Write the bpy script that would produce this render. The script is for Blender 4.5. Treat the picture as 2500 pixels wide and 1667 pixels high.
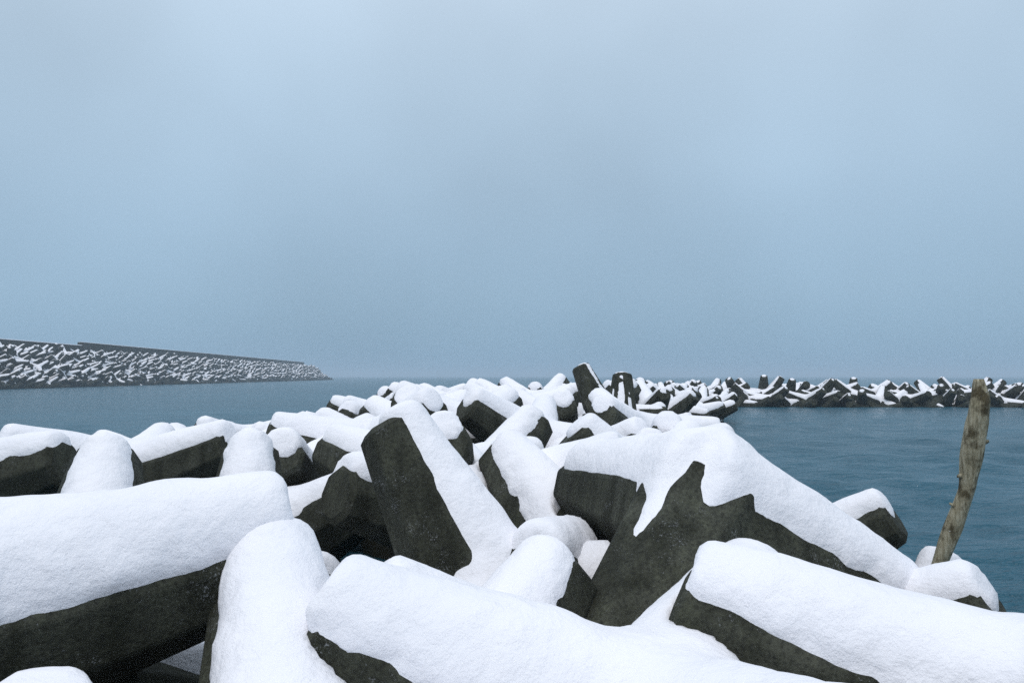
import bpy, math, random
import numpy as np
from mathutils import Matrix, Quaternion, Vector
from mathutils.bvhtree import BVHTree

for o in list(bpy.data.objects):
    bpy.data.objects.remove(o)
SC = bpy.context.scene
COL = SC.collection
R = math.radians
random.seed(7)
RNG = np.random.default_rng(7)

# ------------------------------------------------------------------ camera
cam = bpy.data.cameras.new('camera')
cam.sensor_width = 36.0
cam.lens = 28.0
cam.clip_start = 0.05
cam.clip_end = 20000
camo = bpy.data.objects.new('camera', cam)
COL.objects.link(camo)
camo.location = (0, 0, 3.0)
camo.rotation_euler = (R(90 + 2.49), 0, 0)
SC.camera = camo

# ------------------------------------------------------------------ sky
SUN_EL, SUN_AZ = R(58), R(200)      # azimuth clockwise from +Y: high, behind the camera
w = bpy.data.worlds.new('World')
SC.world = w
w.use_nodes = True
nt = w.node_tree
nt.nodes.clear()
N = nt.nodes.new
tc = N('ShaderNodeTexCoord')
sep = N('ShaderNodeSeparateXYZ')
nt.links.new(tc.outputs['Generated'], sep.inputs[0])
ramp = N('ShaderNodeValToRGB')      # overcast: paler and brighter towards the zenith
cr = ramp.color_ramp
cr.interpolation = 'B_SPLINE'
cr.elements[0].position = 0.0
cr.elements[0].color = (0.24, 0.405, 0.57, 1)
cr.elements[1].position = 1.0
cr.elements[1].color = (0.86, 0.95, 1.08, 1)
e = cr.elements.new(0.10); e.color = (0.312, 0.47, 0.625, 1)
e = cr.elements.new(0.25); e.color = (0.41, 0.56, 0.705, 1)
e = cr.elements.new(0.45); e.color = (0.535, 0.675, 0.81, 1)
nt.links.new(sep.outputs['Z'], ramp.inputs[0])
cl = N('ShaderNodeTexNoise')
cl.inputs['Scale'].default_value = 2.3
cl.inputs['Detail'].default_value = 3.0
cl.inputs['Roughness'].default_value = 0.45
nt.links.new(tc.outputs['Generated'], cl.inputs['Vector'])
mr = N('ShaderNodeMapRange')
mr.inputs['From Min'].default_value = 0.3
mr.inputs['From Max'].default_value = 0.7
mr.inputs['To Min'].default_value = 0.88
mr.inputs['To Max'].default_value = 1.12
nt.links.new(cl.outputs[0], mr.inputs['Value'])
mul = N('ShaderNodeVectorMath'); mul.operation = 'SCALE'
nt.links.new(ramp.outputs[0], mul.inputs[0])
nt.links.new(mr.outputs[0], mul.inputs['Scale'])
sky = N('ShaderNodeTexSky')
sky.sky_type = 'NISHITA'
sky.sun_disc = False
sky.sun_elevation = SUN_EL
sky.sun_rotation = SUN_AZ
sky.dust_density = 3.0
bgs = N('ShaderNodeBackground'); bgs.inputs['Strength'].default_value = 0.012
nt.links.new(sky.outputs[0], bgs.inputs['Color'])
bg = N('ShaderNodeBackground'); bg.inputs['Strength'].default_value = 0.92
nt.links.new(mul.outputs[0], bg.inputs['Color'])
add = N('ShaderNodeAddShader')
nt.links.new(bg.outputs[0], add.inputs[0])
nt.links.new(bgs.outputs[0], add.inputs[1])
out = N('ShaderNodeOutputWorld')
nt.links.new(add.outputs[0], out.inputs['Surface'])

# ------------------------------------------------------------------ sun behind cloud
sl = bpy.data.lights.new('sun', 'SUN')
sl.energy = 1.25
sl.angle = R(35)
sl.color = (1.0, 0.95, 0.9)
so = bpy.data.objects.new('sun', sl)
COL.objects.link(so)
sd = Vector((math.sin(SUN_AZ) * math.cos(SUN_EL), math.cos(SUN_AZ) * math.cos(SUN_EL), math.sin(SUN_EL)))
so.rotation_euler = sd.to_track_quat('Z', 'Y').to_euler()
so.location = sd * 50

vs = SC.view_settings
vs.view_transform = 'Standard'
vs.look = 'None'
vs.exposure = 0.0
vs.gamma = 1.0
vs.use_curve_mapping = False
SC.render.engine = 'CYCLES'
SC.cycles.use_denoising = False
SC.cycles.max_bounces = 6
SC.cycles.diffuse_bounces = 3
SC.cycles.volume_bounces = 1


# ------------------------------------------------------------------ materials
def new_mat(name):
    m = bpy.data.materials.new(name)
    m.use_nodes = True
    t = m.node_tree
    b = t.nodes['Principled BSDF']
    return m, t, b


def noise(t, scale, detail=4.0, rough=0.55, vec=None):
    n = t.nodes.new('ShaderNodeTexNoise')
    n.inputs['Scale'].default_value = scale
    n.inputs['Detail'].default_value = detail
    n.inputs['Roughness'].default_value = rough
    if vec is not None:
        t.links.new(vec, n.inputs['Vector'])
    return n


def ramp_node(t, src, stops):
    r = t.nodes.new('ShaderNodeValToRGB')
    el = r.color_ramp.elements
    el[0].position, el[0].color = stops[0][0], (*stops[0][1], 1)
    el[1].position, el[1].color = stops[-1][0], (*stops[-1][1], 1)
    for p, c in stops[1:-1]:
        x = el.new(p)
        x.color = (*c, 1)
    t.links.new(src, r.inputs[0])
    return r


def bump(t, b, src, strength, dist, prev=None):
    n = t.nodes.new('ShaderNodeBump')
    n.inputs['Strength'].default_value = strength
    n.inputs['Distance'].default_value = dist
    t.links.new(src, n.inputs['Height'])
    if prev is not None:
        t.links.new(prev.outputs[0], n.inputs['Normal'])
    t.links.new(n.outputs[0], b.inputs['Normal'])
    return n


def mat_concrete(name, k=1.0):
    m, t, b = new_mat(name)
    geo = t.nodes.new('ShaderNodeNewGeometry')
    P = geo.outputs['Position']
    n1 = noise(t, 1.3, 6, 0.65, P)
    base = ramp_node(t, n1.outputs[0], [(0.3, (0.032 * k, 0.034 * k, 0.022 * k)),
                                        (0.5, (0.058 * k, 0.061 * k, 0.044 * k)),
                                        (0.72, (0.098 * k, 0.102 * k, 0.080 * k))])
    mpv = t.nodes.new('ShaderNodeMapping'); mpv.inputs['Scale'].default_value = (5.5, 5.5, 0.5)
    t.links.new(P, mpv.inputs['Vector'])
    ns = noise(t, 1.0, 4, 0.6, mpv.outputs[0])
    streak = ramp_node(t, ns.outputs[0], [(0.36, (0.55, 0.56, 0.50)), (0.52, (1, 1, 1)), (0.70, (1.35, 1.36, 1.28))])
    mxs = t.nodes.new('ShaderNodeMix'); mxs.data_type = 'RGBA'; mxs.blend_type = 'MULTIPLY'
    mxs.inputs[0].default_value = 1.0
    t.links.new(base.outputs[0], mxs.inputs[6]); t.links.new(streak.outputs[0], mxs.inputs[7])
    n2 = noise(t, 38, 3, 0.7, P)
    pits = ramp_node(t, n2.outputs[0], [(0.32, (0.45, 0.45, 0.45)), (0.5, (1, 1, 1)), (0.75, (1.5, 1.5, 1.45))])
    mx = t.nodes.new('ShaderNodeMix'); mx.data_type = 'RGBA'; mx.blend_type = 'MULTIPLY'
    mx.inputs[0].default_value = 1.0
    t.links.new(mxs.outputs[2], mx.inputs[6]); t.links.new(pits.outputs[0], mx.inputs[7])
    # wind-blown snow grains stuck to the rough concrete
    n3 = noise(t, 4.0, 4, 0.6, P)
    n4 = noise(t, 70, 2, 0.8, P)
    s = t.nodes.new('ShaderNodeMath'); s.operation = 'MULTIPLY'
    t.links.new(n3.outputs[0], s.inputs[0]); t.links.new(n4.outputs[0], s.inputs[1])
    dust = ramp_node(t, s.outputs[0], [(0.36, (0, 0, 0)), (0.46, (0.35, 0.35, 0.35))])
    mx2 = t.nodes.new('ShaderNodeMix'); mx2.data_type = 'RGBA'
    mx2.inputs[7].default_value = (0.5, 0.52, 0.55, 1)
    t.links.new(dust.outputs[0], mx2.inputs[0]); t.links.new(mx.outputs[2], mx2.inputs[6])
    t.links.new(mx2.outputs[2], b.inputs['Base Color'])
    b.inputs['Roughness'].default_value = 0.85
    b.inputs['Specular IOR Level'].default_value = 0.25
    b1 = bump(t, b, n2.outputs[0], 0.5, 0.02)
    bump(t, b, n1.outputs[0], 0.5, 0.06, b1)
    return m


def mat_snow(name):
    m, t, b = new_mat(name)
    geo = t.nodes.new('ShaderNodeNewGeometry')
    P = geo.outputs['Position']
    n1 = noise(t, 1.1, 3, 0.5, P)
    c = ramp_node(t, n1.outputs[0], [(0.3, (0.84, 0.835, 0.875)), (0.7, (0.905, 0.89, 0.92))])
    t.links.new(c.outputs[0], b.inputs['Base Color'])
    b.inputs['Roughness'].default_value = 0.7
    b.inputs['Specular IOR Level'].default_value = 0.2
    n2 = noise(t, 7, 5, 0.6, P)
    n3 = noise(t, 90, 2, 0.6, P)
    b1 = bump(t, b, n2.outputs[0], 0.55, 0.05)
    bump(t, b, n3.outputs[0], 0.4, 0.006, b1)
    return m


def mat_sea():
    m, t, b = new_mat('sea_water')
    geo = t.nodes.new('ShaderNodeNewGeometry')
    mp = t.nodes.new('ShaderNodeMapping')
    mp.inputs['Scale'].default_value = (0.55, 1.0, 1.0)
    mp.inputs['Rotation'].default_value = (0, 0, R(12))
    t.links.new(geo.outputs['Position'], mp.inputs['Vector'])
    V = mp.outputs[0]
    n1 = noise(t, 0.55, 5, 0.6, V)
    n2 = noise(t, 3.2, 4, 0.6, V)
    n0 = noise(t, 0.06, 2, 0.5, V)
    c = ramp_node(t, n0.outputs[0], [(0.35, (0.014, 0.075, 0.112)), (0.65, (0.020, 0.097, 0.143))])
    t.links.new(c.outputs[0], b.inputs['Base Color'])
    b.inputs['Roughness'].default_value = 0.22
    b.inputs['IOR'].default_value = 1.33
    b.inputs['Specular IOR Level'].default_value = 0.36
    b1 = bump(t, b, n1.outputs[0], 1.0, 0.5)
    bump(t, b, n2.outputs[0], 1.0, 0.2, b1)
    return m


def mat_wood():
    m, t, b = new_mat('weathered_driftwood')
    tcn = t.nodes.new('ShaderNodeTexCoord')
    mp = t.nodes.new('ShaderNodeMapping')
    mp.inputs['Scale'].default_value = (1, 1, 0.12)
    t.links.new(tcn.outputs['Object'], mp.inputs['Vector'])
    n1 = noise(t, 34, 6, 0.7, mp.outputs[0])
    n2 = noise(t, 4.5, 4, 0.6, tcn.outputs['Object'])
    c = ramp_node(t, n1.outputs[0], [(0.3, (0.07, 0.058, 0.032)), (0.46, (0.27, 0.235, 0.15)), (0.68, (0.50, 0.46, 0.34))])
    d = ramp_node(t, n2.outputs[0], [(0.40, (0.16, 0.13, 0.06)), (0.52, (1, 1, 1))])
    mx = t.nodes.new('ShaderNodeMix'); mx.data_type = 'RGBA'; mx.blend_type = 'MULTIPLY'
    mx.inputs[0].default_value = 0.9
    t.links.new(c.outputs[0], mx.inputs[6]); t.links.new(d.outputs[0], mx.inputs[7])
    t.links.new(mx.outputs[2], b.inputs['Base Color'])
    b.inputs['Roughness'].default_value = 0.9
    bump(t, b, n1.outputs[0], 0.9, 0.02)
    return m


M_CON = mat_concrete('wet_concrete', 0.64)
M_CONFAR = M_CON
M_SNOW = mat_snow('snow')
M_SEA = mat_sea()
M_FLAKE, _t, _b = new_mat('snowflake')
_b.inputs['Base Color'].default_value = (0.9, 0.92, 0.95, 1)
_b.inputs['Roughness'].default_value = 0.8
_tr = _t.nodes.new('ShaderNodeBsdfTranslucent'); _tr.inputs[0].default_value = (0.95, 0.97, 1, 1)
_mx = _t.nodes.new('ShaderNodeMixShader')
_t.links.new(_b.outputs[0], _mx.inputs[1]); _t.links.new(_tr.outputs[0], _mx.inputs[2])
_t.links.new(_mx.outputs[0], _t.nodes['Material Output'].inputs['Surface'])
M_WOOD = mat_wood()


# ------------------------------------------------------------------ helpers
def link_mesh(name, verts, faces, mats, smooth=True, matidx=None):
    me = bpy.data.meshes.new(name)
    me.from_pydata([tuple(v) for v in verts] if not isinstance(verts, list) else verts, [], faces if isinstance(faces, list) else faces.tolist())
    for mm in mats:
        me.materials.append(mm)
    if smooth:
        me.polygons.foreach_set('use_smooth', [True] * len(me.polygons))
    if matidx is not None:
        me.polygons.foreach_set('material_index', matidx)
    me.update()
    return me


def obj(name, me, parent=None, loc=None, quat=None, scale=1.0):
    o = bpy.data.objects.new(name, me)
    COL.objects.link(o)
    if parent is not None:
        o.parent = parent
    if loc is not None:
        o.location = loc
    if quat is not None:
        o.rotation_mode = 'QUATERNION'
        o.rotation_quaternion = quat
    if scale != 1.0:
        o.scale = (scale,) * 3
    return o


def tag(o, label=None, cat=None, group=None, kind=None):
    if label: o['label'] = label
    if cat: o['category'] = cat
    if group: o['group'] = group
    if kind: o['kind'] = kind
    return o


LEN, RT, RB = 1.9, 0.29, 0.56
BASE = np.array([[1, 1, 1], [1, -1, -1], [-1, 1, -1], [-1, -1, 1]]) / math.sqrt(3)


def tetra_geometry(sides, rings):
    """four tapered round legs with chamfered flat ends, meeting at the centre"""
    V, F = [], []
    prof = [(0.0, RB)] + [(LEN * k / rings, RB + (RT - RB) * k / rings) for k in range(1, rings)]
    prof += [(LEN - 0.035, RB + (RT - RB) * (LEN - .035) / LEN), (LEN, RT - 0.04)]
    for a in BASE:
        a = Vector(a)
        u = a.orthogonal().normalized()
        v = a.cross(u)
        s = len(V)
        for t, r in prof:
            for k in range(sides):
                an = 2 * math.pi * k / sides
                V.append(tuple(a * t + (u * math.cos(an) + v * math.sin(an)) * r))
        for i in range(len(prof) - 1):
            for k in range(sides):
                k2 = (k + 1) % sides
                F.append((s + i * sides + k, s + i * sides + k2, s + (i + 1) * sides + k2, s + (i + 1) * sides + k))
        F.append(tuple(s + (len(prof) - 1) * sides + k for k in range(sides)))
    return V, F


def sharp_by_angle(me, ang):
    me.set_sharp_from_angle(angle=ang)


def leg_geometry(sides=8):
    """one octagonal tapered leg with a chamfered flat end; arrises slightly worn"""
    V, F = [], []
    prof = [(0.0, RB), (LEN * .33, RB + (RT - RB) * .33), (LEN * .66, RB + (RT - RB) * .66),
            (LEN - 0.05, RB + (RT - RB) * (LEN - .05) / LEN), (LEN, RT - 0.05)]
    n = sides * 3
    for t, r in prof:
        for k in range(sides):
            for j in (-1, 0, 1):
                an = 2 * math.pi * (k + 0.5 + j * 0.07) / sides
                ap = math.pi / sides
                # points either side of the arris lie on the facets, the middle one is knocked back
                d = (abs(j) * 0.07) * 2 * math.pi / sides
                rr = r / math.cos(0) * (math.cos(ap) / math.cos(ap - d) if j else 0.985)
                V.append((math.cos(an) * rr * 1.035, math.sin(an) * rr * 1.035, t))
    for i in range(len(prof) - 1):
        for k in range(n):
            k2 = (k + 1) % n
            F.append((i * n + k, i * n + k2, (i + 1) * n + k2, (i + 1) * n + k))
    F.append(tuple((len(prof) - 1) * n + k for k in range(n)))
    F.append(tuple(k for k in range(n))[::-1])
    return V, F


LV, LF = leg_geometry()
ME_LEG = link_mesh('leg', LV, LF, [M_CON]); sharp_by_angle(ME_LEG, R(14))
LEGQ = [Vector(a).to_track_quat('Z', 'Y') for a in BASE]


def near_tetrapod(c, q, gone=()):
    o = obj('tetrapod', None, None, c, q)
    for k, lq in enumerate(LEGQ):
        lo_ = obj('leg', ME_LEG, o, None, lq)
        if k in gone:
            lo_.scale = (1, 1, 0.13)
            lo_['label'] = 'stump of a broken off leg under the snow'
    return o


FV, FF = tetra_geometry(8, 1)
ME_TETFAR = link_mesh('tetrapod_far', FV, FF, [M_CON], False)

# ---- value noise on arrays
_T = RNG.random((32, 32, 32)).astype(np.float32) * 2 - 1


def vnoise(p, s, off=0.0):
    q = p * s + off
    i = np.floor(q).astype(np.int64)
    f = (q - i).astype(np.float32)
    f = f * f * (3 - 2 * f)
    i &= 31
    j = (i + 1) & 31
    fx, fy, fz = f[..., 0], f[..., 1], f[..., 2]
    x0, y0, z0 = i[..., 0], i[..., 1], i[..., 2]
    x1, y1, z1 = j[..., 0], j[..., 1], j[..., 2]
    a = _T[x0, y0, z0] * (1 - fx) + _T[x1, y0, z0] * fx
    b = _T[x0, y1, z0] * (1 - fx) + _T[x1, y1, z0] * fx
    c = _T[x0, y0, z1] * (1 - fx) + _T[x1, y0, z1] * fx
    d = _T[x0, y1, z1] * (1 - fx) + _T[x1, y1, z1] * fx
    return (a * (1 - fy) + b * fy) * (1 - fz) + (c * (1 - fy) + d * fy) * fz


def smax(a, b, k):
    h = np.maximum(k - np.abs(a - b), 0) / k
    return np.maximum(a, b) + h * h * k * 0.25


def smin(a, b, k):
    return -smax(-a, -b, k)


def tet_sdf(p, legs, shrink=0.0, kcap=0.08, kleg=0.12):
    ca = math.cos(math.atan2(RB - RT, LEN))
    d = None
    sk = np.broadcast_to(np.asarray(shrink, np.float32), (len(legs),))
    for a, shrink in zip(legs, sk):
        t = p @ a
        rad = np.sqrt(np.maximum((p * p).sum(-1) - t * t, 0))
        lat = (rad - (RB + (RT - RB) * t / LEN) + shrink) * ca
        x = smax(smax(lat, t - (LEN - shrink), kcap), -t - 0.1, kcap)
        d = x if d is None else smin(d, x, kleg)
    return d


def surface_nets(f, origin, vs_):
    ins = f < 0
    cs = [ins[i:ins.shape[0] - 1 + i, j:ins.shape[1] - 1 + j, k:ins.shape[2] - 1 + k] for i in (0, 1) for j in (0, 1) for k in (0, 1)]
    cnt = np.sum(np.stack(cs).astype(np.int8), 0)
    act = (cnt > 0) & (cnt < 8)
    idx = np.argwhere(act)
    if len(idx) == 0:
        return None
    vid = np.full(act.shape, -1, np.int64)
    vid[act] = np.arange(len(idx))
    acc = np.zeros((len(idx), 3)); n = np.zeros(len(idx))
    corners = [(i, j, k) for i in (0, 1) for j in (0, 1) for k in (0, 1)]
    for a in corners:
        for ax in range(3):
            if a[ax] == 1:
                continue
            b = list(a); b[ax] = 1
            fa = f[idx[:, 0] + a[0], idx[:, 1] + a[1], idx[:, 2] + a[2]]
            fb = f[idx[:, 0] + b[0], idx[:, 1] + b[1], idx[:, 2] + b[2]]
            m = (fa < 0) != (fb < 0)
            t = np.where(m, fa / np.where(m, fa - fb, 1), 0)
            pt = np.tile(np.array(a, float), (len(idx), 1))
            pt[:, ax] += t
            acc[m] += pt[m]; n[m] += 1
    v = (idx + acc / n[:, None]) * vs_ + origin
    quads = []
    for ax in range(3):
        o1, o2 = [(1, 2), (2, 0), (0, 1)][ax]
        sl0 = [slice(1, -1)] * 3; sl1 = [slice(1, -1)] * 3
        sl0[ax] = slice(0, -1); sl1[ax] = slice(1, None)
        A, B = ins[tuple(sl0)], ins[tuple(sl1)]
        for flip in (False, True):
            ed = np.argwhere((A & ~B) if not flip else (~A & B))
            if len(ed) == 0:
                continue
            e0 = ed.copy()
            for o_ in range(3):
                if o_ != ax:
                    e0[:, o_] += 1
            q = []
            for d1, d2 in ((-1, -1), (0, -1), (0, 0), (-1, 0)):
                c = e0.copy(); c[:, o1] += d1; c[:, o2] += d2
                q.append(vid[c[:, 0], c[:, 1], c[:, 2]])
            q = np.stack(q, 1)
            quads.append(q[:, ::-1] if flip else q)
    return v, np.concatenate(quads)


def snow_shape(legs, vox, h=0.2, shrink=0.05, wind=(0, 0), rough=1.0, seed=0.0, bvh=None, origin=None, expo=None, kleg=0.13, rim=0.0):
    """snow lying on the upper side of one tetrapod; coordinates relative to its centre, world axes"""
    tips = np.concatenate([legs * LEN, np.zeros((1, 3))])
    lo = tips.min(0) - 0.62
    hi = tips.max(0) + 0.62 + np.array([0, 0, h])
    n = np.ceil((hi - lo) / vox).astype(int) + 2
    g = np.stack(np.meshgrid(*[lo[i] + np.arange(n[i]) * vox for i in range(3)], indexing='ij'), -1).astype(np.float32)
    sh = np.array([wind[0], wind[1], h], np.float32)
    f = tet_sdf(g - sh, legs.astype(np.float32), shrink, 0.10, kleg)
    if rough > 0:
        f = f + rough * (0.022 * vnoise(g, 1.4, seed) + 0.010 * vnoise(g, 4.5, seed + 7) + 0.006 * vnoise(g, 12.0, seed + 13))
    if rim > 0:      # the rim against the concrete breaks off unevenly
        near = np.abs(f) < 0.25
        gn = g[near]
        d0 = tet_sdf(gn, legs.astype(np.float32), 0.0, 0.02, 0.02)
        f[near] += rim * np.exp(-(np.maximum(d0, 0) / 0.07) ** 2) * (0.045 * vnoise(gn, 4.0, seed + 3) + 0.035 * vnoise(gn, 11.0, seed + 5) + 0.03 * vnoise(gn, 21.0, seed + 9) + 0.012)
    r = surface_nets(f, lo, vox)
    v, q = r
    own = tet_sdf(v, legs, 0.0, 0.02, 0.02)
    if bvh is not None:
        e = np.ones(len(v))
        outm = np.nonzero(own > -0.06)[0]
        dirs = [Vector((0, 0, 1)), Vector((.35, .1, 1)).normalized(), Vector((-.3, .25, 1)).normalized(), Vector((.0, -.38, 1)).normalized()]
        for i in outm:
            p = Vector(v[i] + origin); p.z += 0.05
            hit = 0
            for d in dirs:
                if bvh.ray_cast(p, d, 5.0)[0] is not None:
                    hit += 1
            e[i] = 1 - hit / len(dirs)
        ed = np.concatenate([q[:, [0, 1]], q[:, [1, 2]], q[:, [2, 3]], q[:, [3, 0]]])
        deg = np.bincount(ed.ravel(), minlength=len(v)).astype(float) + 1
        for _ in range(max(2, int(0.16 / vox))):
            s = e.copy()
            np.add.at(s, ed[:, 0], e[ed[:, 1]]); np.add.at(s, ed[:, 1], e[ed[:, 0]])
            e = s / deg
        e = np.clip((e - 0.12) / 0.6, 0, 1)
        zz = v[:, 2] + origin[2]
        e = e * np.clip((zz - 0.35) / 0.4 + 0.3 * vnoise(v + origin, 1.1), 0, 1)
        if expo is not None:
            e = e * expo(v)
        v = v - (1 - e)[:, None] * (sh * 1.12)
        own = tet_sdf(v, legs, 0.0, 0.02, 0.02)
    keep = (own[q] > -0.05).any(1)
    q = q[keep]
    used = np.unique(q)
    rm = np.full(len(v), -1); rm[used] = np.arange(len(used))
    return v[used], rm[q]


def pieces(v, q, least=30):
    """separate patches of snow; crumbs of a few faces are left out"""
    if len(q) < least:
        return []
    lab = np.arange(len(v))
    while True:
        m = lab[q].min(1)
        new = lab.copy()
        for k in range(4):
            np.minimum.at(new, q[:, k], m)
        new = new[new]
        if (new == lab).all():
            break
        lab = new
    fl_ = lab[q[:, 0]]
    ids, cnt_ = np.unique(fl_, return_counts=True)
    res = []
    for i_, c_ in zip(ids, cnt_):
        if c_ < least:
            continue
        qq = q[fl_ == i_]
        used = np.unique(qq)
        rm = np.full(len(v), -1); rm[used] = np.arange(len(used))
        res.append((v[used], rm[qq]))
    return res


def quat_legs(q):
    Rm = np.array(Quaternion(q).to_matrix())
    return Rm, BASE @ Rm.T


# ------------------------------------------------------------------ sea
def sea_mesh():
    rr = np.concatenate([[0.0], np.geomspace(1.5, 160, 330), np.geomspace(170, 6900, 26)])
    na = 600
    an = np.linspace(0, 2 * math.pi, na, endpoint=False)
    x = rr[1:, None] * np.sin(an)[None]
    y = rr[1:, None] * np.cos(an)[None]
    z = np.zeros_like(x)
    fade = np.clip((150 - rr[1:]) / 110, 0, 1)[:, None] * np.clip((rr[1:] - 2) / 4, 0, 1)[:, None]
    for k in range(26):
        lam = 0.9 * 1.12 ** (k % 13) * (1 if k < 13 else 1.25)
        dr = R(205) + RNG.normal() * 0.55
        amp = 0.0085 * lam ** 0.9
        okr = np.clip((lam / (rr[1:, None] * 0.0142) - 2.0) / 2, 0, 1)
        z += amp * okr * fade * np.sin(2 * math.pi / lam * (x * math.sin(dr) + y * math.cos(dr)) + RNG.uniform(0, 6.28))
    V = np.concatenate([np.array([[0, 0, 0.0]]), np.stack([x, y, z], -1).reshape(-1, 3)])
    n = len(rr) - 1
    F = [(0, 1 + (k + 1) % na, 1 + k) for k in range(na)]
    i, k = np.meshgrid(np.arange(n - 1), np.arange(na), indexing='ij')
    k2 = (k + 1) % na
    q = np.stack([1 + i * na + k, 1 + i * na + k2, 1 + (i + 1) * na + k2, 1 + (i + 1) * na + k], -1).reshape(-1, 4)
    me = bpy.data.meshes.new('sea')
    me.from_pydata(V.tolist(), [], F + q.tolist())
    me.materials.append(M_SEA)
    me.polygons.foreach_set('use_smooth', [True] * len(me.polygons))
    me.update()
    return me


me = sea_mesh()
tag(obj('sea', me), kind='structure')

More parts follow.
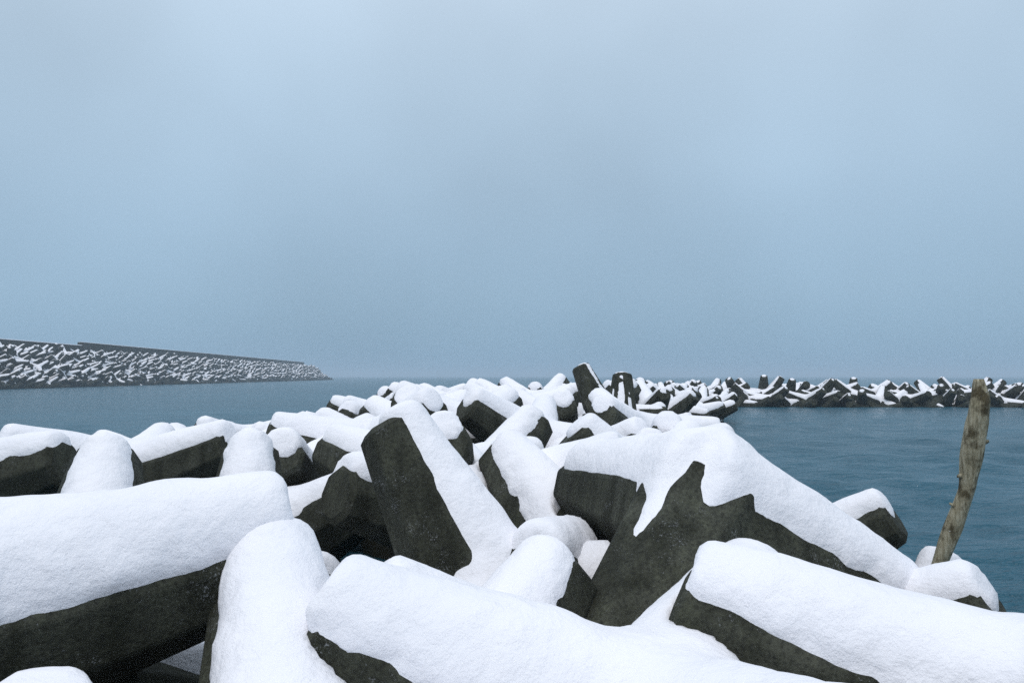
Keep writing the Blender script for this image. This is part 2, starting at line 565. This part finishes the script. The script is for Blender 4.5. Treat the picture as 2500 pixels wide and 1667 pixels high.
# ------------------------------------------------------------------ near pile
# x, y, z, qw, qx, qy, qz of every tetrapod one can make out near the camera
FASTVOX = False
HEROES = {
    'A2': (0.706, 4.105, 0.893, -0.4576, -0.3175, 0.8064, 0.1988),
    'C': (-0.12, 6.364, 0.966, -0.4474, -0.0722, 0.6586, 0.6007),
    'H': (-0.606, 4.414, 0.496, 0.8651, -0.2768, -0.3249, -0.2633),
    'D': (1.483, 6.254, 1.885, 0.7974, -0.0494, 0.5328, -0.279),
    'F': (2.853, 12.301, 0.693, 0.2561, 0.5239, 0.6493, 0.4882),
    'E': (2.588, 3.893, 1.053, 0.0591, 0.6524, 0.6612, 0.3656),
    'Q': (0.584, 5.217, 0.569, -0.4626, 0.6548, -0.5146, -0.304),
    'V': (1.886, 11.71, 1.027, -0.5361, 0.6046, -0.5478, 0.2168),
    'V2': (-0.617, 11.775, 1.0, -0.3308, 0.8612, 0.305, -0.2363),
    'N': (-1.007, 10.436, 1.367, -0.879, -0.1836, -0.4192, -0.1338),
    'n44_6': (-2.963, 10.76, 0.755, 0.6917, -0.0429, 0.4217, 0.5848),
    'n44_7': (0.716, 7.724, 0.993, -0.4453, -0.7773, 0.4416, 0.0502),
    'n63_7': (1.984, 9.796, 0.866, 0.5813, 0.2114, -0.2117, 0.7567),
    'f0': (-7.485, 16.464, 0.629, -0.1968, -0.8408, -0.286, -0.4154),
    'f1': (-5.788, 20.202, 0.478, -0.0275, -0.2034, 0.5373, -0.818),
    'f2': (-4.274, 16.719, 0.799, -0.8361, 0.1629, 0.3722, -0.3686),
    'f3': (-1.595, 20.417, 1.606, 0.0881, 0.7885, 0.3265, 0.5137),
    'f4': (1.683, 24.023, 0.921, 0.0067, -0.7037, -0.6612, 0.2599),
    'f5': (-2.613, 18.311, 1.517, -0.8969, -0.3624, -0.2317, 0.1028),
    'f6': (-2.241, 24.755, 1.637, -0.872, 0.4179, 0.1914, 0.1682),
    'f7': (1.084, 19.463, 1.407, 0.5655, 0.7725, -0.2883, 0.0191),
    'f8': (2.522, 16.765, 1.513, 0.5077, 0.0463, 0.5011, 0.6993),
    'f9': (-0.954, 17.722, 1.631, -0.2898, -0.931, 0.1088, -0.1936),
    'f10': (-2.865, 21.63, 1.364, 0.4134, 0.8588, 0.0102, 0.3023),
    'f11': (3.284, 19.694, 0.964, 0.3602, 0.8622, -0.3454, 0.0869),
    'f12': (2.815, 21.777, 0.728, -0.4128, -0.0749, 0.3672, -0.8302),
    'f13': (0.015, 22.11, 1.568, 0.0831, -0.3352, 0.4322, -0.833),
    'f14': (0.593, 26.761, 1.732, 0.0793, 0.2755, -0.4523, 0.8445),
    'f15': (-5.228, 23.83, 0.706, -0.6887, 0.4617, 0.1103, 0.548),
    'f16': (0.484, 15.232, 1.484, 0.5442, -0.5287, 0.1704, -0.6288),
    'f17': (-5.742, 16.832, 0.867, 0.2949, -0.8346, -0.301, 0.3547),
    'f18': (-8.135, 18.02, 0.689, 0.5064, 0.5249, -0.0085, -0.684),
    'f19': (-7.263, 14.664, 0.311, -0.0573, 0.7064, 0.5361, 0.4585),
    'f20': (-4.329, 21.853, 0.953, -0.2866, -0.7985, -0.3147, -0.4257),
    'f21': (-1.67, 15.119, 1.539, -0.1067, -0.774, -0.5291, -0.3311),
    'f22': (-5.807, 14.764, 0.777, -0.8262, -0.2692, -0.4908, 0.0632),
    'f23': (2.674, 14.584, 1.16, -0.3546, 0.209, -0.4908, -0.7679),
    'f24': (1.12, 17.128, 0.959, 0.3398, 0.5617, -0.0027, -0.7544),
    'f25': (4.196, 26.113, 0.791, 0.2926, -0.0961, -0.9178, -0.2507),
    'f26': (-3.398, 12.624, 1.084, 0.6347, 0.5279, -0.1063, -0.5543),
    'f27': (2.599, 25.518, 1.09, -0.015, 0.5597, 0.7223, -0.406),
    'f28': (3.762, 23.86, 0.825, 0.028, -0.7222, -0.5102, 0.4662),
    'f29': (-3.051, 26.795, 1.546, -0.3091, -0.4323, 0.3098, 0.7884),
    'f31': (0.892, 13.794, 1.061, -0.0191, -0.4097, 0.341, 0.8459),
    'f32': (-1.204, 26.168, 1.544, -0.8254, 0.3051, 0.3907, -0.2701),
    'f33': (-4.158, 25.421, 1.329, 0.132, -0.8379, -0.2469, 0.4685),
    'f34': (-2.59, 16.304, 1.074, 0.6973, 0.0377, -0.4365, 0.5673),
    'f35': (-6.563, 18.891, 0.774, -0.4476, 0.2484, -0.8014, 0.3095),
    'f36': (0.204, 23.757, 1.646, 0.3471, 0.0806, -0.8318, -0.4257),
    'f37': (-7.289, 21.883, 0.894, 0.0363, 0.2707, -0.3023, 0.9133),
    'f38': (-2.331, 13.799, 1.512, 0.0111, -0.3714, 0.393, 0.8411),
    'f39': (-4.091, 14.211, 0.725, -0.8386, -0.3475, -0.4177, 0.0379),
    'f40': (-5.205, 26.369, 0.734, 0.4272, 0.0817, -0.421, 0.7959),
    'f41': (-4.565, 19.224, 0.765, 0.7951, -0.4026, -0.3905, 0.2308),
    'f42': (-1.444, 22.955, 1.557, 0.0799, 0.4267, 0.8411, -0.3226),
    'f43': (-3.178, 23.705, 1.0, -0.2498, 0.9174, -0.2882, -0.1138),
    'f44': (-0.027, 25.292, 1.654, 0.8575, -0.3812, -0.0921, -0.333),
    't0': (2.879, 24.655, 1.597, -0.5252, -0.2408, -0.0758, -0.8127),
    't1': (3.063, 22.386, 1.249, 0.383, -0.2378, -0.5502, -0.7029),
    'A': (-3.056, 4.27, 1.577, 0.662, 0.5291, 0.4998, 0.1786),
    'col': (-0.869, 3.456, 0.693, -0.8637, 0.0105, 0.1126, -0.4911),
    'P': (-3.327, 6.196, 0.859, -0.5332, 0.1419, 0.7229, 0.4159),
    'O': (-2.516, 7.485, 0.707, -0.0566, 0.2215, 0.6582, 0.7173),
    'S': (-6.937, 9.491, 1.445, 0.3796, 0.82, 0.3139, 0.2917),
    'R': (-5.627, 11.904, 1.301, -0.2738, -0.8543, -0.2048, -0.3915),
    'Y': (3.109, 10.178, 0.301, -0.3304, -0.8173, -0.1049, -0.4603),
    'Z': (4.051, 8.466, -0.727, -0.8691, -0.3727, -0.121, -0.302),
    'I': (-0.389, 9.046, 1.3, 0.8618, 0.4062, 0.2, -0.2289),
    'u1': (-2.226, 4.008, -0.358, -0.2535, 0.2424, 0.2826, 0.8928),
}

GONE = {'D': (3,)}      # legs broken off
tets = []      # (key, centre, quat)
for k, d in HEROES.items():
    tets.append((k, np.array(d[:3]), tuple(d[3:7])))


def pile_crest(y):
    return np.interp(y, [-6, 6, 14, 24, 40, 60, 80], [0.2, 0.3, -0.6, 0.2, 6.0, 12.0, 17.0])


def place_fill():
    made = []
    hc = [t[1] for t in tets]
    heads = np.array(hc)
    tries = 0
    while tries < 9000:
        tries += 1
        y = random.uniform(-5, 78)
        x = pile_crest(y) + random.uniform(-6.2, 6.0) * (1.0 if y < 22 else 0.6)
        near = y < 16.5
        if 2.6 < x and 5 < y < 12: continue
        if 11 < y < 25 and random.random() < .75: continue
        dx = abs(x - pile_crest(y))
        ztop = np.interp(y, [0, 16, 30, 60, 80], [1.0, 1.7, 1.5, 1.2, 0.9])
        z = ztop - (dx / 5.5) ** 2 * 1.9 + random.uniform(-.25, .25)
        if near:
            z = min(z - 0.5, np.interp(y, [0, 4, 7, 16], [-0.1, 0.0, 0.3, 0.9])) 
        c = np.array([x, y, z])
        if y > 8.5 and x / y * 1944 + 1250 > 1640 and y < 70 and x > pile_crest(y) - 1 and y < 40: continue
        dmin = (1.3 if y < 7 else 1.75) if near else 1.8
        if len(hc) and np.min(np.linalg.norm((np.array(hc) - c) * np.array([1, 1, .8]), axis=1)) < dmin:
            continue
        ok = False
        for _ in range(30):
            q = RNG.normal(size=4); q /= np.linalg.norm(q)
            _, lg = quat_legs(q)
            tipz = z + lg[:, 2].max() * LEN
            if near and tipz > np.interp(y, [0, 5, 16], [0.9, 1.3, 2.35]):
                continue
            if not near and lg[:, 2].max() > 0.68:
                continue
            if not near and tipz > np.interp(y, [16, 30, 60, 80], [2.75, 2.85, 2.6, 2.3]):
                continue
            ok = True
            break
        if not ok:
            continue
        hc.append(c)
        made.append(('low' if near else 'crest', c, tuple(q)))
    return made


tets += place_fill()
print('near pile', len(tets))

bv, bf = [], []
for key, c, q in tets:
    Rm, _ = quat_legs(q)
    s = len(bv)
    bv += ((np.array(FV) @ Rm.T) + c).tolist()
    per = len(FF) // 4
    bf += [tuple(i + s for i in f) for k_, f in enumerate(FF) if k_ // per not in GONE.get(key, ())]
BVH = BVHTree.FromPolygons([Vector(v) for v in bv], bf)

EYES = [Vector((0, 0, 3.0)), Vector((-1.0, 0.2, 3.0)), Vector((1.0, 0.2, 3.0)), Vector((0, 0.8, 3.4))]
PICK = np.array(FV)[RNG.permutation(len(FV))[:60]]


def seen(bvh, c, Rm, scale=1.0):
    p = (PICK @ Rm.T) * scale + np.array(c)
    n = 0
    for pt in p:
        if pt[1] < 0.5 or abs(pt[0]) > pt[1] * 0.74 + 0.6:
            continue
        for e in EYES:
            d = Vector(pt) - e
            L_ = d.length
            hit = bvh.ray_cast(e, d / L_, L_ - 0.12)
            if hit[0] is None:
                n += 1
                break
    return n


tets = [t_ for t_ in tets if t_[0] in HEROES or seen(BVH, t_[1], quat_legs(t_[2])[0]) >= 2 or t_[1][1] < 2.0]
print('near pile kept', len(tets))
LABEL = {}
LABEL.update({
    'A': 'snow laden tetrapod with one thick leg lying level above a broad black underside',
    'A2': 'snow buried tetrapod with one long smooth white leg slanting across the heap front',
    'col': 'snow capped tetrapod leg rising steeply between the two longest white legs in front',
    'E': 'tetrapod with a long white snow roll over a bare dark flank before the post',
    'D': 'tetrapod shaped like an A with a long snowy leg sloping to the water',
    'C': 'tall leaning tetrapod with a broad dark side and a long white snow strip',
    'H': 'tetrapod leg end with a white cap and dark blunt face below the tall leaning one',
    'n44_7': 'snow striped tetrapod leg slanting down beside the tall leaning wedge with the dark side',
    'I': 'tetrapod with one snow topped leg lying level behind the A shaped one',
    'P': 'tetrapod leg standing up with snow plastered on its front behind the long level leg',
    'S': 'half buried tetrapod with a flat snowy leg above a dark gap near the water',
    'O': 'upright tetrapod leg with snow on its blunt top just behind the long level leg',
    'R': 'tetrapod with a level snow roll on the seaward shoulder facing the high breakwater',
    'N': 'snow capped tetrapod resting behind the top of the tall leaning one',
    'Z': 'dark tetrapod low by the water with a snow hat below the driftwood post',
    'Y': 'dark tetrapod leg end with a snow pad standing out towards the water',
    'Q': 'tetrapod mostly sunk under snow between the blunt leg end and the A shaped one',
    'u1': 'rounded snow dome on a tetrapod leg tip under the thick level leg',
    'n44_6': 'dark sheltered tetrapod with little snow in the hollow beside the tall leaning one',
    'n63_7': 'snowy tetrapod leg sloping to the water behind the A shaped one',
    't0': 'bare dark tetrapod leg leaning up above the snowy ridge against the sky',
    't1': 'bare dark upright tetrapod leg beside the leaning one on the snowy ridge',
})


SNOWOPT = {}
SNOWOPT = {
    'A': dict(h=0.24, shrink=0.05, wind=(0.02, -0.06), rough=1.3),
    'A2': dict(h=0.25, shrink=0.05, wind=(0.0, -0.04), rough=1.3),
    'E': dict(h=0.23, shrink=0.07),
    'D': dict(h=0.22, shrink=(0.07, 0.19, 0.08), rough=1.3, rim=0.1),
    'C': dict(h=0.25, shrink=0.105, rim=0.12),
    'col': dict(h=0.24, shrink=0.05, rough=1.3),
}


for n, (key, c, q) in enumerate(tets):
    Rm, lg = quat_legs(q)
    dist = math.hypot(c[0], c[1])
    far = dist > 22
    o = obj('tetrapod', ME_TETFAR, None, c.tolist(), q) if far else near_tetrapod(c.tolist(), q, GONE.get(key, ()))
    if key in GONE: lg = np.delete(lg, GONE[key], 0)
    if key in HEROES:
        tag(o, LABEL.get(key, 'snow covered concrete tetrapod in the jumble behind the tall leaning one'), 'tetrapod', 'tetrapods of the near pile')
    elif key == 'low':
        tag(o, 'snow covered concrete tetrapod wedged low in the gaps of the near pile', 'tetrapod', 'tetrapods low in the near pile')
    else:
        tag(o, 'snow covered concrete tetrapod along the ridge leading out to the low breakwater', 'tetrapod', 'tetrapods along the ridge')
    vox = 0.036 if dist < 6 and key in HEROES else 0.046 if dist < 9 and key in HEROES else 0.06 if dist < 14 else 0.075 if dist < 22 else 0.11
    if FASTVOX: vox *= 1.6
    opt = dict(h=0.22, shrink=0.08)
    if key[0] == 'f': opt = dict(h=0.22, shrink=0.065)
    if key[0] == 't': opt = dict(h=0.13, shrink=0.08)
    if key == 'crest':
        opt = dict(h=float(np.interp(c[1], [16, 30, 45, 80], [0.2, 0.19, 0.14, 0.13])), shrink=0.06)
    if dist < 13: opt['rim'] = 0.38
    opt.update(SNOWOPT.get(key, {}))
    v, qd = snow_shape(lg, vox, seed=n * 3.7, bvh=BVH, origin=c, **opt)
    for pv_, pq_ in pieces(v, qd):
        obj('snow_cap', link_mesh('snow_cap', pv_ @ Rm, pq_, [M_SNOW]), o)

# ------------------------------------------------------------------ shared variants for the far breakwaters
VARIANTS = {'low': [], 'high': [], 'wet': []}
for w_, kw in (('low', dict(h=0.15, shrink=0.075)), ('high', dict(h=0.16, shrink=0.075)), ('wet', dict(h=0.10, shrink=0.10))):
    for k in range(11):
        while True:
            q = RNG.normal(size=4); q /= np.linalg.norm(q)
            Rm, lg = quat_legs(q)
            if lg[:, 2].max() < (0.72 if k % 4 else 0.9):
                break
        v, qd = snow_shape(lg, 0.12, rough=1.3, seed=k * 5.1, kleg=0.1, **kw)
        v, qd = max(pieces(v, qd, 4), key=lambda a_: len(a_[1]))
        VARIANTS[w_].append((Quaternion(q), link_mesh('snow_cap', v @ Rm, qd, [M_SNOW]), v @ Rm, qd))

far = []      # (centre, scale, which breakwater)
rows = [(-0.2, -0.6, 78.2), (0.9, 0.15, 79.2), (-0.3, 0.75, 80.6), (0.7, 0.75, 82.0), (0.2, 0.1, 83.6)]
for ri, (off, z, y) in enumerate(rows):
    x = 13.0 + off
    while x < 84:
        zz = z + random.uniform(-.3, .3)
        far.append(((x + random.uniform(-.3, .3), y + random.uniform(-.4, .4), zz), 1.25, 'wet' if ri == 0 else 'low'))
        x += random.uniform(1.5, 2.0)
# high breakwater with a sea wall, running away from the camera
A0 = np.array([-110.5, 90.0]); A1 = np.array([-148.0, 648.0])
axis = (A1 - A0) / np.linalg.norm(A1 - A0)
side = np.array([-axis[1], axis[0]])       # away from the water
TLEN = float(np.linalg.norm(A1 - A0))
t = 0.0
while t < TLEN + 6:
    for r in range(7):
        u = r / 6.0
        over = max(0.0, (t - (TLEN - 14)) / 20)
        zc = -0.4 + u * 9.3 * (1 - over)
        run = 0.4 + u * 10.8
        p = A0 + axis * (t + random.uniform(-1.2, 1.2)) + side * (run + random.uniform(-.8, .8))
        far.append(((p[0], p[1], zc + random.uniform(-.6, .6)), 1.75, 'wet' if r == 0 else 'high'))
    t += 2.9
FARLAB = {'low': ('dark concrete tetrapod with thin snow patches in the low breakwater across the water', 'tetrapods of the low breakwater'),
          'wet': ('wet dark concrete tetrapod standing bare at the waterline of a breakwater', 'wet tetrapods at the waterline'),
          'high': ('concrete tetrapod with snow patches on the high breakwater slope under the sea wall', 'tetrapods of the high breakwater')}
placed = []
fv_, ff_ = [], []
for c, s_, w_ in far:
    q0, sm, sv, sq = random.choice(VARIANTS[w_])
    q = Quaternion((0, 0, 1), random.uniform(0, 6.283)) @ q0
    Rm = np.array(q.to_matrix())
    placed.append((c, s_, w_, q, Rm, sm, sv, sq))
    k0 = len(fv_)
    fv_ += ((np.array(FV) @ Rm.T) * s_ + np.array(c)).tolist()
    ff_ += [tuple(i + k0 for i in f) for f in FF]
FBVH = BVHTree.FromPolygons([Vector(v) for v in bv + fv_], bf + [tuple(i + len(bv) for i in f) for f in ff_])
view, rest = [], []
for P_ in placed:
    n_ = seen(FBVH, P_[0], P_[4], P_[1])
    (view if n_ >= 3 else rest).append((n_ * (P_[1] / P_[0][1]) ** 2, P_))
view.sort(key=lambda a_: -a_[0])
room = max(60, 300 - len(tets))
print('far in view', len(view), 'room', room)
for _, (c, s_, w_, q, Rm, sm, sv, sq) in view[:room]:
    o = obj('tetrapod', ME_TETFAR, None, c, q, s_)
    tag(o, FARLAB[w_][0], 'tetrapod', FARLAB[w_][1])
    if w_ != 'wet':
        obj('snow_cap', sm, o)
TVs, TFs = tetra_geometry(8, 1)
TVs = np.array(TVs)
blocks_v, blocks_f, SM, cnt = [], [], [], 0
for _, (c, s_, w_, q, Rm, sm, sv, sq) in view[room:] + rest:
    blocks_v.append((TVs @ Rm.T) * s_ + np.array(c))
    blocks_f += [tuple(i + cnt for i in f) for f in TFs]
    SM += [0] * len(TFs)
    cnt += len(TVs)
    if w_ == 'wet':
        continue
    blocks_v.append((sv @ Rm.T) * s_ + np.array(c))
    blocks_f += (sq + cnt).tolist()
    SM += [1] * len(sq)
    cnt += len(sv)
me = link_mesh('distant_tetrapods', np.concatenate(blocks_v), blocks_f, [M_CON, M_SNOW], True, SM)
tag(obj('distant_tetrapods', me), 'far mass of snow flecked tetrapods on the two breakwaters', 'tetrapods', kind='stuff')

# core of the high breakwater and its wall
def prism(name, prof, p0, p1, mat, parent=None):
    """profile in (run, z) swept from p0 to p1 along the breakwater axis"""
    V = []
    for t in (p0, p1):
        for run, z in prof:
            p = A0 + axis * t + side * run
            V.append((p[0], p[1], z))
    n = len(prof)
    F = [tuple(range(n)), tuple(range(2 * n - 1, n - 1, -1))]
    for i in range(n):
        j = (i + 1) % n
        F.append((i, i + n, j + n, j))
    me = link_mesh(name, V, F, [mat], False)
    return obj(name, me, parent)


tag(prism('breakwater_core', [(2.2, -3), (2.2, 0.2), (13.5, 9.2), (24, 9.2), (24, -3)], -20, TLEN - 10, M_CON), kind='structure')
wall = bpy.data.objects.new('sea_wall', None); COL.objects.link(wall)
tag(wall, 'long grey concrete sea wall with snow along its top above the tetrapod slope', 'wall')
TS = 160.0
prism('lower_wall', [(13.2, 8.8), (13.2, 12.5), (14.4, 12.5), (14.4, 8.8)], -20, TS, M_CON, wall)
prism('upper_wall', [(13.0, 8.8), (13.0, 13.6), (14.6, 13.6), (14.6, 8.8)], TS + .01, TLEN - 40, M_CON, wall)
prism('snow_cap', [(13.1, 12.504), (13.2, 12.72), (14.3, 12.74), (14.5, 12.504)], -20, TS - .1, M_SNOW, wall)
prism('snow_cap', [(13.2, 13.604), (13.4, 13.72), (14.3, 13.72), (14.5, 13.604)], TS + .1, TLEN - 40, M_SNOW, wall)

# ------------------------------------------------------------------ driftwood post
def pole(name, pts, rads, sides=18, rough=0.12, seed=0):
    V, F = [], []
    P = []
    n = 46
    d = np.linspace(0, 1, len(pts))
    for k in range(n):
        t = k / (n - 1)
        P.append(([np.interp(t, d, [p[i] for p in pts]) for i in range(3)], np.interp(t, d, rads)))
    for k, (p, r) in enumerate(P):
        for i in range(sides):
            a = 2 * math.pi * i / sides
            nn = float(vnoise(np.array([math.cos(a) * 1.3, math.sin(a) * 1.3, k * 0.16]), 1.0, seed))
            fl = float(vnoise(np.array([math.cos(a) * 3, math.sin(a) * 3, k * 0.05]), 1.0, seed + 5))
            rr = r * (1 + rough * nn * 1.4 + 0.14 * fl)
            V.append((p[0] + math.cos(a) * rr, p[1] + math.sin(a) * rr, p[2]))
    for k in range(n - 1):
        for i in range(sides):
            j = (i + 1) % sides
            F.append((k * sides + i, k * sides + j, (k + 1) * sides + j, (k + 1) * sides + i))
    F.append(tuple(range(sides))[::-1])
    F.append(tuple((n - 1) * sides + i for i in range(sides)))
    return link_mesh(name, V, F, [M_WOOD])


POST_PTS = [(4.399, 8.568, 0.473), (4.494, 8.496, 0.962), (4.639, 8.427, 1.404), (4.756, 8.358, 1.84), (4.77, 8.293, 2.186), (4.792, 8.228, 2.528), (4.817, 8.218, 2.76), (4.804, 8.209, 2.971)]
post = obj('driftwood_post', pole('driftwood_post', POST_PTS, [.078, .074, .085, .077, .095, .094, .088, .04], rough=.2, seed=3))
tag(post, 'weathered crooked driftwood post standing upright among the tetrapods by the water', 'post')
for (x_, y_, z_), (dx, dz), r_ in (((4.82, 8.26, 2.30), (0.10, 0.03), 0.024), ((4.67, 8.38, 1.62), (-0.10, 0.05), 0.022), ((4.72, 8.33, 1.98), (-0.09, -0.02), 0.028)):
    sv_, sf_ = [], []
    for k_ in range(4):
        t_ = k_ / 3
        for j_ in range(8):
            a_ = 2 * math.pi * j_ / 8
            rr_ = r_ * (1.5 - t_ * 0.9) * (1 + 0.2 * math.sin(3 * a_ + k_))
            sv_.append((x_ + dx * t_, y_ + math.cos(a_) * rr_, z_ + dz * t_ + math.sin(a_) * rr_))
    for k_ in range(3):
        for j_ in range(8):
            j2_ = (j_ + 1) % 8
            sf_.append((k_ * 8 + j_, k_ * 8 + j2_, (k_ + 1) * 8 + j2_, (k_ + 1) * 8 + j_))
    sf_.append(tuple(range(24, 32)))
    obj('branch_stub', link_mesh('branch_stub', sv_, sf_, [M_WOOD]), post)


# ------------------------------------------------------------------ falling snow
fl = []
ff = []
oct_v = np.array([(1, 0, 0), (-1, 0, 0), (0, 1, 0), (0, -1, 0), (0, 0, 1), (0, 0, -1)], float)
oct_f = [(0, 2, 4), (2, 1, 4), (1, 3, 4), (3, 0, 4), (2, 0, 5), (1, 2, 5), (3, 1, 5), (0, 3, 5)]
k = 0
while k < 5200:
    p = np.array([random.uniform(-26, 26), random.uniform(-4, 48), random.uniform(0.2, 16)])
    if math.dist(p, (0, 0, 3)) < 1.6:
        continue
    r = random.uniform(0.002, 0.0055)
    s = len(fl)
    fl += (oct_v * r * RNG.uniform(.6, 1.3, 3) + p).tolist()
    ff += [tuple(i + s for i in f) for f in oct_f]
    k += 1
me = link_mesh('falling_snow', fl, ff, [M_FLAKE], True)
tag(obj('falling_snow', me), 'loose white snowflakes drifting down through the air', 'snowflakes', kind='stuff')

# ------------------------------------------------------------------ haze
hm = bpy.data.materials.new('snowy_air')
hm.use_nodes = True
t = hm.node_tree
t.nodes.clear()
pv = t.nodes.new('ShaderNodeVolumePrincipled')
pv.inputs['Color'].default_value = (0.80, 0.90, 1.0, 1)
pv.inputs['Density'].default_value = 0.0007
pv.inputs['Anisotropy'].default_value = 0.2
oo = t.nodes.new('ShaderNodeOutputMaterial')
t.links.new(pv.outputs[0], oo.inputs['Volume'])
x0, x1, y0, y1, z0, z1 = -7000, 7000, -7000, 7000, -5, 24
hv = [(x, y, z) for x in (x0, x1) for y in (y0, y1) for z in (z0, z1)]
hf = [(0, 1, 3, 2), (4, 6, 7, 5), (0, 4, 5, 1), (2, 3, 7, 6), (0, 2, 6, 4), (1, 5, 7, 3)]
me = link_mesh('haze', hv, hf, [hm], False)
tag(obj('haze', me), kind='stuff')
